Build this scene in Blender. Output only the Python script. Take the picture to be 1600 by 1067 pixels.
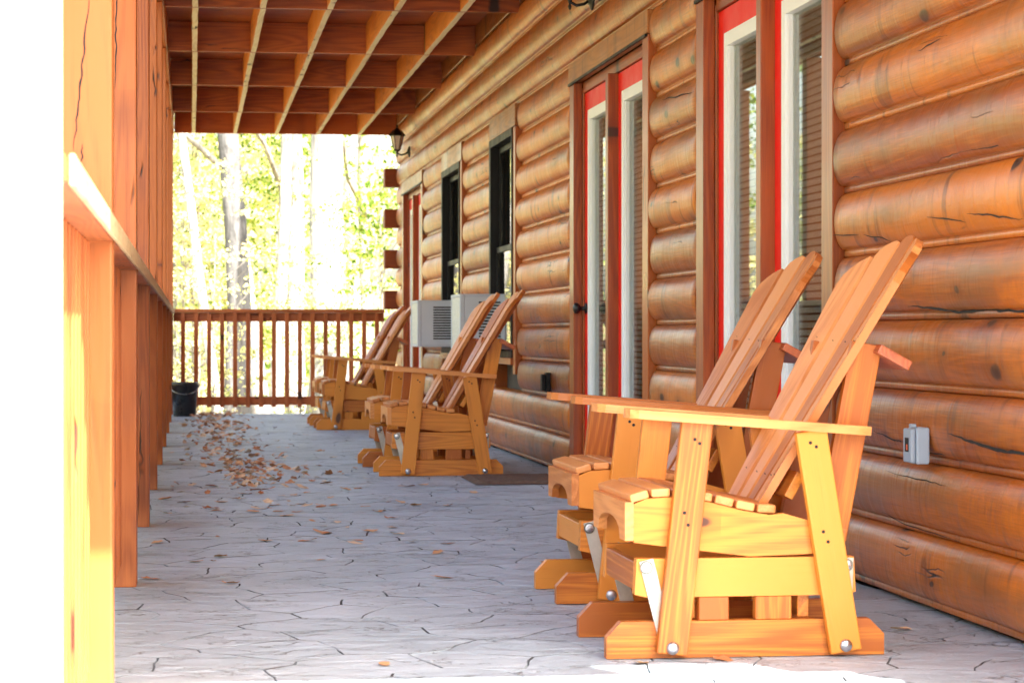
import bpy, bmesh, math, random
from mathutils import Vector, Matrix, noise
R = math.radians
random.seed(11)
for o in list(bpy.data.objects): bpy.data.objects.remove(o)
S = bpy.context.scene
COL = S.collection

# ------------------------------------------------------------------ camera, light, exposure
H = 0.80                        # eye height
cam_d = bpy.data.cameras.new('camera'); cam = bpy.data.objects.new('camera', cam_d); COL.objects.link(cam)
cam_d.lens = 85.5; cam_d.sensor_width = 36; cam_d.clip_end = 1500; cam_d.clip_start = 0.05
YAW = math.atan((800-297)/3800)
cam.location = (0, 0, H)
cam.rotation_euler = (R(90)-11.5/3800, 0, -YAW)
cam_d.dof.use_dof = True; cam_d.dof.focus_distance = 8.6; cam_d.dof.aperture_fstop = 9.5
S.camera = cam

SUN_AZ, SUN_EL = R(25), R(48.5)          # behind the camera, to the right
W = bpy.data.worlds.new('World'); S.world = W; W.use_nodes = True
nt = W.node_tree; nt.nodes.clear()
sky = nt.nodes.new('ShaderNodeTexSky'); sky.sky_type = 'NISHITA'; sky.sun_disc = False
sky.sun_elevation = SUN_EL; sky.sun_rotation = math.pi - SUN_AZ; sky.air_density = 1.3; sky.dust_density = 4.0; sky.ozone_density = 1.0
bg = nt.nodes.new('ShaderNodeBackground'); bg.inputs[1].default_value = 0.15
wo = nt.nodes.new('ShaderNodeOutputWorld')
nt.links.new(sky.outputs[0], bg.inputs[0]); nt.links.new(bg.outputs[0], wo.inputs[0])
sd = bpy.data.lights.new('sun', 'SUN'); sd.energy = 5.0; sd.angle = R(0.5); sd.color = (1.0, 0.95, 0.88)
so = bpy.data.objects.new('sun', sd); COL.objects.link(so); so.location = (3, -6, 12)
to_sun = Vector((math.sin(SUN_AZ)*math.cos(SUN_EL), -math.cos(SUN_AZ)*math.cos(SUN_EL), math.sin(SUN_EL)))
so.rotation_euler = to_sun.to_track_quat('Z', 'Y').to_euler()
S.view_settings.view_transform = 'Standard'; S.view_settings.look = 'None'
S.view_settings.exposure = 2.6; S.view_settings.gamma = 1.0
S.render.engine = 'CYCLES'
S.cycles.max_bounces = 10; S.cycles.diffuse_bounces = 6; S.cycles.glossy_bounces = 4
S.cycles.transparent_max_bounces = 24

# ------------------------------------------------------------------ helpers
def tag(o, label=None, cat=None, group=None, kind=None):
    if label: o['label'] = label
    if cat: o['category'] = cat
    if group: o['group'] = group
    if kind: o['kind'] = kind
    return o
def empty(name, loc, label=None, cat=None, group=None, rz=0):
    o = bpy.data.objects.new(name, None); COL.objects.link(o); o.location = loc
    o.rotation_euler = (0, 0, rz); o.empty_display_size = .1
    return tag(o, label, cat, group)
def copy_tree(o, parent=None):
    c = o.copy(); COL.objects.link(c)
    c.parent = parent
    for ch in list(o.children): copy_tree(ch, c)
    return c
def link(name, me, mat, parent=None, loc=None):
    o = bpy.data.objects.new(name, me); COL.objects.link(o)
    if mat and not me.materials: me.materials.append(mat)
    if parent: o.parent = parent
    if loc: o.location = loc
    return o
def set_gco(me, g):
    a = me.attributes.new('gco', 'FLOAT_VECTOR', 'POINT')
    a.data.foreach_set('vector', [c for v in g for c in v])
def finish(bm, name, M, mat, parent=None, loc=None, bev=.003, seg=2, smooth=False):
    """bm is in grain-local coordinates (x along the grain); M moves it to its place"""
    if bev:
        es = [e for e in bm.edges if len(e.link_faces) == 2 and e.calc_face_angle(0) > .3]
        bmesh.ops.bevel(bm, geom=es, offset=bev, segments=seg, affect='EDGES', clamp_overlap=True, profile=.6)
    off = Vector((random.uniform(-50, 50), random.uniform(-50, 50), random.uniform(-50, 50)))
    bm.verts.ensure_lookup_table()
    g = [tuple(v.co+off) for v in bm.verts]
    if M is not None: bm.transform(M)
    bmesh.ops.recalc_face_normals(bm, faces=bm.faces[:])
    me = bpy.data.meshes.new(name); bm.to_mesh(me); bm.free()
    set_gco(me, g)
    if smooth:
        me.polygons.foreach_set('use_smooth', [True]*len(me.polygons))
    return link(name, me, mat, parent, loc)
def bm_box(L, Wd, T):
    bm = bmesh.new(); bmesh.ops.create_cube(bm, size=1); bm.transform(Matrix.Diagonal((L, Wd, T, 1))); return bm
AX = {'x': Matrix.Identity(4), 'y': Matrix.Rotation(R(90), 4, 'Z'), 'z': Matrix.Rotation(R(-90), 4, 'Y')}
def bar(name, a, b, mat, parent=None, grain=None, loc=None, bev=.003, seg=1):
    """axis aligned board between corners a and b, grain along the longest side unless told"""
    a = Vector(a); b = Vector(b); d = b-a; c = (a+b)/2; d = Vector(map(abs, d))
    if not grain: grain = 'xyz'[max(range(3), key=lambda i: d[i])]
    M = AX[grain]
    inv = M.inverted().to_3x3(); l = inv @ d
    bm = bm_box(abs(l.x), abs(l.y), abs(l.z))
    return finish(bm, name, Matrix.Translation(c) @ M, mat, parent, loc, bev, seg)
def prism_bm(poly, t0, t1):
    """polygon in local x,y extruded along z"""
    bm = bmesh.new()
    lo = [bm.verts.new((x, y, t0)) for x, y in poly]; hi = [bm.verts.new((x, y, t1)) for x, y in poly]
    n = len(poly)
    bm.faces.new(lo[::-1]); bm.faces.new(hi)
    for i in range(n): bm.faces.new((lo[i], lo[(i+1) % n], hi[(i+1) % n], hi[i]))
    return bm
XZ = Matrix(((1, 0, 0, 0), (0, 0, 1, 0), (0, 1, 0, 0), (0, 0, 0, 1)))      # local x->X, y->Z, z->Y
def frame_m(o, ex, ey, ez):
    return Matrix(((ex[0], ey[0], ez[0], o[0]), (ex[1], ey[1], ez[1], o[1]), (ex[2], ey[2], ez[2], o[2]), (0, 0, 0, 1)))
def plank2(name, p, q, w, y0, y1, mat, parent, bev=.003, seg=2):
    """board in the X-Z plane from p to q (x,z), width w, thickness along Y"""
    p = Vector((p[0], 0, p[1])); q = Vector((q[0], 0, q[1])); d = q-p; L = d.length; ex = d/L; ey = Vector((-ex.z, 0, ex.x))
    bm = bm_box(L, w, abs(y1-y0))
    return finish(bm, name, frame_m((p+q)/2+Vector((0, (y0+y1)/2, 0)), ex, ey, ex.cross(ey)), mat, parent, bev=bev, seg=seg)
def cyl_bm(r1, r2, h, n=16, caps=True):
    bm = bmesh.new(); bmesh.ops.create_cone(bm, cap_ends=caps, segments=n, radius1=r1, radius2=r2, depth=h); return bm
def lathe_bm(prof, n=24):
    bm = bmesh.new(); rings = []
    for r, z in prof:
        rings.append([bm.verts.new((r*math.cos(2*math.pi*i/n), r*math.sin(2*math.pi*i/n), z)) for i in range(n)])
    for a, b in zip(rings, rings[1:]):
        for i in range(n): bm.faces.new((a[i], a[(i+1) % n], b[(i+1) % n], b[i]))
    if prof[0][0] > 1e-4: bm.faces.new(rings[0][::-1])
    if prof[-1][0] > 1e-4: bm.faces.new(rings[-1])
    return bm
def tube_bm(pts, rads, n=8, bm=None):
    bm = bm or bmesh.new(); rings = []
    for i, p in enumerate(pts):
        a = Vector(pts[max(i-1, 0)]); b = Vector(pts[min(i+1, len(pts)-1)]); t = (b-a).normalized()
        u = t.cross(Vector((0.3, 1, 0.1))).normalized(); v = t.cross(u)
        rings.append([bm.verts.new(Vector(p)+rads[i]*(u*math.cos(2*math.pi*k/n)+v*math.sin(2*math.pi*k/n))) for k in range(n)])
    for a, b in zip(rings, rings[1:]):
        for i in range(n): bm.faces.new((a[i], a[(i+1) % n], b[(i+1) % n], b[i]))
    bm.faces.new(rings[0][::-1]); bm.faces.new(rings[-1])
    return bm
def floor_at(px, py):
    d = 3800*H/(py-522); r = (px-800)/3800*d
    return (r*math.cos(YAW)+d*math.sin(YAW), d*math.cos(YAW)-r*math.sin(YAW))
def x_at(px, Y):
    return Y*math.tan(YAW+math.atan((px-800)/3800))

# ------------------------------------------------------------------ materials
class NT:
    def __init__(s, name):
        s.m = bpy.data.materials.new(name); s.m.use_nodes = True; s.t = s.m.node_tree; s.t.nodes.clear()
        s.out = s.n('ShaderNodeOutputMaterial')
    def n(s, typ, **k):
        x = s.t.nodes.new(typ)
        for a, b in k.items(): setattr(x, a, b)
        return x
    def l(s, a, b): s.t.links.new(a, b)
    def val(s, sock, v):
        if hasattr(v, 'is_output'): s.l(v, sock)
        else: sock.default_value = v
    def math(s, op, a, b=None, c=None):
        x = s.n('ShaderNodeMath', operation=op)
        s.val(x.inputs[0], a)
        if b is not None: s.val(x.inputs[1], b)
        if c is not None: s.val(x.inputs[2], c)
        return x.outputs[0]
    def vm(s, op, a, b):
        x = s.n('ShaderNodeVectorMath', operation=op); s.val(x.inputs[0], a); s.val(x.inputs[1], b); return x.outputs[0]
    def noise(s, v, scale, detail=3, rough=.5, dist=0):
        x = s.n('ShaderNodeTexNoise'); s.l(v, x.inputs['Vector']); x.inputs['Scale'].default_value = scale
        x.inputs['Detail'].default_value = detail; x.inputs['Roughness'].default_value = rough; x.inputs['Distortion'].default_value = dist
        return x.outputs['Fac']
    def ramp(s, f, stops):
        x = s.n('ShaderNodeValToRGB'); e = x.color_ramp.elements
        while len(e) < len(stops): e.new(.5)
        for q, (p, c) in zip(e, stops): q.position = p; q.color = (*c, 1) if len(c) == 3 else c
        s.l(f, x.inputs[0]); return x.outputs[0]
    def mr(s, f, a, b, c=0, d=1):
        x = s.n('ShaderNodeMapRange'); s.l(f, x.inputs[0])
        for i, v in enumerate((a, b, c, d)): x.inputs[i+1].default_value = v
        return x.outputs[0]
    def mix(s, f, a, b, mode='MIX'):
        x = s.n('ShaderNodeMix', data_type='RGBA', blend_type=mode); s.val(x.inputs[0], f)
        s.val(x.inputs[6], a if hasattr(a, 'is_output') else (*a, 1)); s.val(x.inputs[7], b if hasattr(b, 'is_output') else (*b, 1))
        return x.outputs[2]
    def bsdf(s, col, rough=.5, spec=.5, metal=0, bump=None, bs=.3, bd=.002, coat=0):
        p = s.n('ShaderNodeBsdfPrincipled')
        s.val(p.inputs['Base Color'], col if hasattr(col, 'is_output') else (*col, 1)); s.val(p.inputs['Roughness'], rough)
        p.inputs['Specular IOR Level'].default_value = spec; p.inputs['Metallic'].default_value = metal
        p.inputs['Coat Weight'].default_value = coat; p.inputs['Coat Roughness'].default_value = .25
        if bump is not None:
            b = s.n('ShaderNodeBump'); b.inputs['Strength'].default_value = bs; b.inputs['Distance'].default_value = bd
            s.l(bump, b.inputs['Height']); s.l(b.outputs[0], p.inputs['Normal'])
        s.l(p.outputs[0], s.out.inputs[0]); return p

def wood(name, light, dark, rough=.45, knots=1.0, cracks=0.0, chatter=0.0, coat=0.0, grain=1.0, knotcol=None, hue=0.0, stain=None):
    s = NT(name)
    g = s.n('ShaderNodeAttribute', attribute_name='gco').outputs['Vector']
    oi = s.n('ShaderNodeObjectInfo').outputs['Random']
    cb = s.n('ShaderNodeCombineXYZ'); s.l(oi, cb.inputs[0]); s.l(oi, cb.inputs[1])
    g = s.vm('ADD', g, s.vm('MULTIPLY', cb.outputs[0], (37.0, 19.0, 0.0)))
    big = s.noise(s.vm('MULTIPLY', g, (.9, 9, 9)), 1.0, 2, .5, .6)
    rings = s.math('SINE', s.math('MULTIPLY', s.noise(s.vm('MULTIPLY', g, (.55, 7, 7)), 1.0, 1.5, .45, .25), 95*grain))
    rings = s.mr(rings, -1, 1, 0, 1)
    fine = s.noise(s.vm('MULTIPLY', g, (6, 220, 220)), 1.0, 3, .6)
    blotch = s.noise(g, 2.2, 3, .55)
    f = s.math('ADD', s.math('MULTIPLY', rings, .07 if chatter > 1 else .17), s.math('ADD', s.math('MULTIPLY', fine, .50), s.math('ADD', s.math('MULTIPLY', blotch, .34), s.math('MULTIPLY', big, .18))))
    f = s.math('ADD', f, s.math('MULTIPLY', s.math('SUBTRACT', oi, .5), .35+hue))
    mid = tuple((a*.62+b*.38) for a, b in zip(light, dark))
    col = s.ramp(f, [(.36, dark), (.54, mid), (.70, light)])
    vo = s.n('ShaderNodeTexVoronoi', voronoi_dimensions='2D'); vo.inputs['Scale'].default_value = 1.0
    warp = s.n('ShaderNodeTexNoise'); s.l(g, warp.inputs['Vector']); warp.inputs['Scale'].default_value = 9
    gw = s.vm('ADD', g, s.vm('MULTIPLY', s.vm('SUBTRACT', warp.outputs['Color'], (.5, .5, .5)), (.03, .03, .03)))
    s.l(s.vm('MULTIPLY', gw, (2.4, 5.0, 0.0)), vo.inputs['Vector'])
    sepc = s.n('ShaderNodeSeparateColor'); s.l(vo.outputs['Color'], sepc.inputs[0])
    pick = s.math('GREATER_THAN', sepc.outputs[0], 1-.42*knots)
    vd = s.math('DIVIDE', vo.outputs['Distance'], s.math('ADD', s.math('MULTIPLY', sepc.outputs[1], .8), .25))
    kn = s.math('MULTIPLY', s.mr(vd, .13, .08), pick)
    halo = s.math('MULTIPLY', s.mr(vd, .36, .10, 0, .55), pick)
    kc = knotcol or tuple(c*.22 for c in dark)
    col = s.mix(halo, col, tuple(c*.75 for c in dark)); col = s.mix(kn, col, kc)
    hgt = s.math('ADD', s.math('MULTIPLY', fine, .35), s.math('MULTIPLY', rings, .2))
    if stain:                                    # greyer weathered patches in the finish
        st = s.mr(s.noise(s.vm('MULTIPLY', g, (1.3, 5, 5)), 1.0, 4, .6, .4), .48, .70, 0, .75)
        col = s.mix(st, col, stain)
    if cracks:
        cr = s.noise(s.vm('MULTIPLY', gw, (.55, 11.0, 11.0)), 1.0, 2.5, .5)
        ln = s.mr(s.math('ABSOLUTE', s.math('SUBTRACT', cr, .53)), .012, .003)
        mk = s.mr(s.noise(s.vm('MULTIPLY', g, (1.5, 5, 5)), 1.0, 2), .63-.06*cracks, .67-.06*cracks)
        ln = s.math('MULTIPLY', ln, mk)
        col = s.mix(ln, col, (.012, .005, .002))
        hgt = s.math('SUBTRACT', hgt, s.math('MULTIPLY', ln, 4.0))
    if chatter:
        c1 = s.noise(s.vm('MULTIPLY', g, (13, 3.5, 3.5)), 1.0, 3, .6, 1.0)
        c2 = s.noise(s.vm('MULTIPLY', g, (5, 1.2, 1.2)), 1.0, 2, .5, 1.2)
        band = s.mr(s.noise(s.vm('MULTIPLY', g, (11, 1.6, 1.6)), 1.0, 3, .55, .8), .56, .69, 0, .7)
        band = s.math('MULTIPLY', band, s.mr(s.noise(g, 7, 2), .42, .55))
        col = s.mix(band, col, tuple(c*.42 for c in dark))
        hgt = s.math('ADD', hgt, s.math('MULTIPLY', s.math('ADD', s.math('MULTIPLY', c1, 2.2), s.math('MULTIPLY', c2, 4.0)), chatter))
    rg = s.mr(blotch, .3, .7, rough-.08, rough+.12)
    s.bsdf(col, rg, .5, bump=hgt, bs=.6, bd=.0016, coat=coat)
    return s.m

M_CHAIR = wood('chair_wood', (.70, .245, .024), (.40, .100, .007), .46, .9, 0, knotcol=(.10, .03, .012), hue=.4)
M_CHAIR2 = wood('chair_wood_pale', (.74, .30, .085), (.50, .155, .028), .45, .5, 0, knotcol=(.14, .05, .02), hue=.45)
M_BRACE = wood('brace_wood', (.52, .13, .04), (.30, .06, .02), .4, .3)
M_LOG = wood('log_wood', (.62, .165, .006), (.31, .066, .002), .42, .8, .1, 2.4, coat=.22, knotcol=(.045, .016, .007), stain=(.24, .105, .030), hue=.1)
M_TRIM = wood('trim_wood', (.42, .090, .006), (.24, .042, .003), .35, .4, .15, coat=.3, knotcol=(.05, .015, .006))
M_HEAD = wood('header_wood', (.44, .16, .03), (.22, .065, .01), .4, .8, .5, .3, coat=.2, knotcol=(.05, .02, .01))
M_POST = wood('post_wood', (.46, .122, .020), (.27, .054, .006), .5, .55, .45, knotcol=(.10, .025, .015))
M_PALEPOST = wood('weathered_post_wood', (.82, .72, .56), (.64, .52, .38), .6, 0, 0)  # blown-out sunlight on the nearest post put into its wood colour
M_SUNRAIL = wood('worn_rail_wood', (.62, .44, .22), (.40, .22, .08), .6, .2, .3)  # sun glare on the rail's inner strip painted as a paler wood
M_RAIL = wood('rail_wood', (.50, .130, .028), (.29, .062, .010), .5, .4, .3)
M_BEAM = wood('beam_wood', (.50, .120, .014), (.24, .044, .005), .45, .9, .2, knotcol=(.03, .008, .005))
M_JOIST = wood('joist_wood', (.74, .24, .032), (.46, .12, .012), .5, .6, .1)
M_RAW = wood('raw_wood', (.86, .78, .58), (.70, .56, .36), .6, .3, .2)
M_ENDG = wood('log_end_wood', (.30, .07, .02), (.15, .03, .01), .5, .3, .3)

def simple(name, col, rough=.5, metal=0, spec=.5, var=0.0, scale=8, bump=0, coat=0):
    s = NT(name); tc = s.n('ShaderNodeTexCoord').outputs['Object']
    nz = s.noise(tc, scale, 4, .6)
    c = s.mix(s.mr(nz, .35, .7, 0, var), col, tuple(x*.45 for x in col)) if var else col
    s.bsdf(c, s.mr(nz, .3, .7, max(rough-.08, .02), rough+.1), spec, metal, bump=nz if bump else None, bs=bump, bd=.002, coat=coat)
    return s.m
M_RED = simple('red_paint', (.88, .008, .002), .4, spec=.25)
M_WHITE = simple('white_vinyl', (.88, .89, .88), .4)
M_BLACK = simple('black_frame', (.008, .008, .009), .5, spec=.25)
M_IRON = simple('black_iron', (.012, .011, .012), .38, .2, bump=.3, scale=60)
M_BUCKET = simple('black_plastic', (.02, .022, .025), .3)
M_ZINC = simple('zinc_metal', (.50, .49, .42), .45, .35, var=.3, scale=30)
M_STEEL = simple('steel_bolt', (.50, .52, .56), .28, .95)
M_WASHER = simple('washer', (.16, .16, .13), .4, .6)
M_BLIND = simple('blind_slat', (.90, .85, .74), .6)
M_ROOM = simple('room_lining', (.07, .055, .04), .8, var=.3)
M_AC = simple('ac_casing', (.60, .65, .70), .45, var=.1, scale=5)
M_ACF = simple('ac_coil', (.75, .75, .68), .5, .2, var=.5, scale=60)
M_DARK = simple('dark_gap', (.015, .014, .013), .8)
M_GREY = simple('grey_plastic', (.42, .52, .62), .4, var=.1)
M_MAT = simple('coir', (.16, .10, .07), .95, var=.8, scale=45, bump=1)
M_FROST = simple('frosted_glass', (.75, .68, .62), .25)

s = NT('clear_glass')
fr = s.n('ShaderNodeFresnel'); fr.inputs[0].default_value = 1.52
gl = s.n('ShaderNodeBsdfGlossy'); gl.inputs['Roughness'].default_value = .01
tr = s.n('ShaderNodeBsdfTransparent'); tr.inputs[0].default_value = (.96, .98, .97, 1)
mx = s.n('ShaderNodeMixShader'); s.l(s.mr(fr.outputs[0], 0, 1, .02, .85), mx.inputs[0]); s.l(tr.outputs[0], mx.inputs[1]); s.l(gl.outputs[0], mx.inputs[2]); s.l(mx.outputs[0], s.out.inputs[0])
M_GLASS = s.m

s = NT('stamped_stone')
tc = s.n('ShaderNodeTexCoord').outputs['Object']; oi = s.n('ShaderNodeObjectInfo').outputs['Random']
isl = s.n('ShaderNodeNewGeometry').outputs['Random Per Island']
a = s.noise(s.vm('MULTIPLY', tc, (4, 9, 1)), 1.0, 5, .62, .8); b = s.noise(tc, 1.1, 4, .6); c = s.noise(tc, 90, 3, .7)
f = s.math('ADD', s.math('MULTIPLY', a, .45), s.math('ADD', s.math('MULTIPLY', b, .50), s.math('MULTIPLY', c, .22)))
f = s.math('ADD', f, s.math('MULTIPLY', s.math('SUBTRACT', isl, .5), .10))
col = s.ramp(f, [(.30, (.20, .275, .33)), (.52, (.37, .455, .515)), (.76, (.54, .625, .69))])
ck = s.noise(s.vm('MULTIPLY', tc, (3.6, 8.0, 1)), 1.0, 4, .65, .9)
ln = s.math('MULTIPLY', s.mr(s.math('ABSOLUTE', s.math('SUBTRACT', ck, .5)), .012, .0), s.mr(s.noise(tc, 3.5, 2), .45, .53))
col = s.mix(s.math('MULTIPLY', ln, .7), col, (.06, .06, .065))
ht = s.math('ADD', s.math('MULTIPLY', a, 1.6), s.math('SUBTRACT', s.math('MULTIPLY', c, .12), s.math('MULTIPLY', ln, .5)))
s.bsdf(col, s.mr(a, .3, .7, .42, .62), .5, bump=ht, bs=1.0, bd=.018)
M_STONE = s.m
s = NT('joint_mortar'); tc = s.n('ShaderNodeTexCoord').outputs['Object']
s.bsdf(s.ramp(s.noise(tc, 4.5, 4, .6), [(.42, (.07, .075, .08)), (.52, (.22, .26, .29)), (.60, (.36, .43, .48))]), .8); M_JOINT = s.m
s = NT('pale_concrete'); tc = s.n('ShaderNodeTexCoord').outputs['Object']
s.bsdf(s.ramp(s.noise(tc, 3, 5, .6), [(.3, (.42, .41, .38)), (.7, (.56, .55, .51))]), .75); M_CONC = s.m
s = NT('leaf_litter_ground'); tc = s.n('ShaderNodeTexCoord').outputs['Object']
s.bsdf(s.mix(s.mr(s.noise(tc, .35, 3), .45, .6), s.ramp(s.noise(tc, 14, 5, .7), [(.3, (.10, .055, .02)), (.55, (.30, .19, .07)), (.75, (.48, .36, .14))]), (.16, .20, .05)), .85, bump=s.noise(tc, 25, 4, .7), bs=1, bd=.05); M_GROUND = s.m

def leafmat(name, stops, trans=.35):
    s = NT(name); geo = s.n('ShaderNodeNewGeometry'); tc = s.n('ShaderNodeTexCoord').outputs['Object']
    f = s.math('ADD', s.math('MULTIPLY', geo.outputs['Random Per Island'], .55), s.math('MULTIPLY', s.noise(tc, .8, 2), .55))
    col = s.ramp(f, stops)
    d = s.n('ShaderNodeBsdfPrincipled'); s.l(col, d.inputs['Base Color']); d.inputs['Roughness'].default_value = .5; d.inputs['Specular IOR Level'].default_value = .25
    t = s.n('ShaderNodeBsdfTranslucent'); s.l(col, t.inputs[0])
    m = s.n('ShaderNodeMixShader'); m.inputs[0].default_value = trans
    s.l(d.outputs[0], m.inputs[1]); s.l(t.outputs[0], m.inputs[2]); s.l(m.outputs[0], s.out.inputs[0]); return s.m
M_LEAFY = leafmat('yellow_leaves', [(.12, (.16, .22, .02)), (.4, (.54, .55, .20)), (.65, (.74, .68, .32)), (.95, (.70, .48, .16))])
M_LEAFG = leafmat('green_leaves', [(.12, (.04, .09, .01)), (.45, (.15, .25, .03)), (.7, (.34, .40, .06)), (.95, (.55, .50, .10))])
s = NT('dry_leaf'); oi = s.n('ShaderNodeObjectInfo').outputs['Random']; geo = s.n('ShaderNodeNewGeometry').outputs['Random Per Island']; tc = s.n('ShaderNodeTexCoord').outputs['Object']
f = s.math('FRACT', s.math('ADD', s.math('MULTIPLY', oi, 1.0), s.math('MULTIPLY', geo, 3.7)))
s.bsdf(s.mix(s.mr(s.noise(tc, 40, 3), .4, .7, 0, .5), s.ramp(f, [(.0, (.46, .17, .06)), (.35, (.60, .27, .11)), (.65, (.70, .40, .20)), (.9, (.80, .62, .42))]), (.16, .06, .02)), .6); M_DRY = s.m
def barkmat(name, c1, c2):
    s = NT(name); tc = s.n('ShaderNodeTexCoord').outputs['Object']
    a = s.noise(s.vm('MULTIPLY', tc, (16, 16, 3)), 1.0, 5, .65, .5); b = s.noise(tc, 2.5, 4, .6)
    f = s.math('ADD', s.math('MULTIPLY', a, .6), s.math('MULTIPLY', b, .5))
    s.bsdf(s.ramp(f, [(.38, c1), (.68, c2)]), .85, .2, bump=a, bs=1, bd=.03); return s.m
M_BARKG = barkmat('grey_bark', (.05, .048, .046), (.20, .195, .19))
M_BARKW = barkmat('pale_bark', (.13, .12, .11), (.52, .50, .46))
M_BARKB = barkmat('brown_bark', (.12, .10, .08), (.36, .33, .28))

# ------------------------------------------------------------------ terrain, patio, porch floor
XS = 2.13                      # wall plane at the log seams
Y_END = 24.62
def gz(x, y):
    r = max(0, y-27)
    z = -.45 - .018*r + max(0, y-55)*.05 + .25*noise.noise(Vector((x*.12, y*.12, 0)))
    if x < -2: z -= min((-2-x)*.06, 1.6)
    if -6 < x < 8 and y < 27: z = min(z, -.35)
    return z
bm = bmesh.new(); N = 90; grid = []
def wp(i): t = (i/N*2-1); return 240*abs(t)**2.2*(1 if t > 0 else -1)
for j in range(N+1):
    grid.append([])
    for i in range(N+1):
        x = wp(i); y = 20+wp(j); grid[-1].append(bm.verts.new((x, y, gz(x, y))))
for j in range(N):
    for i in range(N): bm.faces.new((grid[j][i], grid[j][i+1], grid[j+1][i+1], grid[j+1][i]))
me = bpy.data.meshes.new('ground'); bm.to_mesh(me); bm.free(); me.polygons.foreach_set('use_smooth', [True]*len(me.polygons))
tag(link('ground', me, M_GROUND), kind='structure')
tag(bar('patio', (-7, -9, -.5), (9, 3.0, -.03), M_CONC, bev=0), kind='structure')
porch = tag(bar('porch_floor', (-.42, 3.0, -.5), (2.6, Y_END, -.014), M_JOINT, bev=0), kind='structure')

# irregular stamped stones: Voronoi cells with wandering edges
def clip(poly, mx_, my_, nx, ny):
    out = []
    for i in range(len(poly)):
        a = poly[i]; b = poly[(i+1) % len(poly)]
        da = (a[0]-mx_)*nx+(a[1]-my_)*ny; db = (b[0]-mx_)*nx+(b[1]-my_)*ny
        if da <= 0: out.append(a)
        if (da < 0) != (db < 0) and abs(da-db) > 1e-9:
            t = da/(da-db); out.append((a[0]+t*(b[0]-a[0]), a[1]+t*(b[1]-a[1])))
    return out
def wob(x, y):
    v = Vector((x*3.1, y*3.1, 3)); w = Vector((x*11, y*11, 7))
    return (x+.045*noise.noise(v)+.014*noise.noise(w), y+.045*noise.noise(v+Vector((9, 4, 2)))+.014*noise.noise(w+Vector((5, 5, 5))))
rs = random.Random(5); seeds = []; ny_, nx_ = 84, 9
for j in range(ny_):
    for i in range(nx_):
        seeds.append((-.5+(i+.5+rs.uniform(-.36, .36)+(.5 if j % 2 else 0))*2.75/nx_, 3.0+(j+.5+rs.uniform(-.36, .36))*(Y_END-3.0)/ny_))
cells = []
for k, (sx, sy) in enumerate(seeds):
    poly = [(-.415, 3.0), (2.15, 3.0), (2.15, Y_END), (-.415, Y_END)]
    for q, (tx, ty) in enumerate(seeds):
        dx, dy = tx-sx, ty-sy; dd = math.hypot(dx, dy)
        if q == k or dd > 1.6: continue
        gap = .0019
        poly = clip(poly, sx+dx/2-dx/dd*gap, sy+dy/2-dy/dd*gap, dx/dd, dy/dd)
        if len(poly) < 3: break
    if len(poly) < 3: continue
    pts = []
    for i in range(len(poly)):
        a, b = poly[i], poly[(i+1) % len(poly)]; L = math.dist(a, b); n = max(1, int(L/.055))
        for t in range(n): pts.append(wob(a[0]+(b[0]-a[0])*t/n, a[1]+(b[1]-a[1])*t/n))
    cells.append((sy, pts))
cells.sort(key=lambda c: c[0])
def stone_into(bm, pts):
    cx = sum(p[0] for p in pts)/len(pts); cy = sum(p[1] for p in pts)/len(pts)
    tx, ty = rs.uniform(-.003, .003), rs.uniform(-.003, .003); dz = rs.uniform(-.001, .0)
    Z = lambda x, y: dz+(x-cx)*tx+(y-cy)*ty
    lo = [bm.verts.new((x, y, -.016)) for x, y in pts]
    mi = [bm.verts.new((x, y, Z(x, y)-.0012)) for x, y in pts]
    hi = []
    for x, y in pts:
        d = math.hypot(x-cx, y-cy)+1e-6; k = max(0, 1-.0018/d); X, Y = cx+(x-cx)*k, cy+(y-cy)*k; hi.append(bm.verts.new((X, Y, Z(X, Y))))
    c = bm.verts.new((cx, cy, Z(cx, cy))); n = len(pts)
    for i in range(n):
        j = (i+1) % n
        f1 = bm.faces.new((lo[i], lo[j], mi[j], mi[i])); f2 = bm.faces.new((mi[i], mi[j], hi[j], hi[i])); bm.faces.new((hi[i], hi[j], c)); f1.material_index = f2.material_index = 1
near = [c for c in cells if c[0] >= 5.3]; front = [c for c in cells if c[0] < 5.3]
for sy, pts in near[:295]:
    bm = bmesh.new(); stone_into(bm, pts); me = bpy.data.meshes.new('paving_stone'); bm.to_mesh(me); bm.free(); me.materials.append(M_STONE); me.materials.append(M_JOINT)
    link('paving_stone', me, M_STONE, porch)
bm = bmesh.new()
for sy, pts in near[295:]+front: stone_into(bm, pts)
me = bpy.data.meshes.new('far_paving'); bm.to_mesh(me); bm.free(); me.materials.append(M_STONE); me.materials.append(M_JOINT)
tag(link('far_paving', me, M_STONE, porch), kind='stuff')

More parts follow.
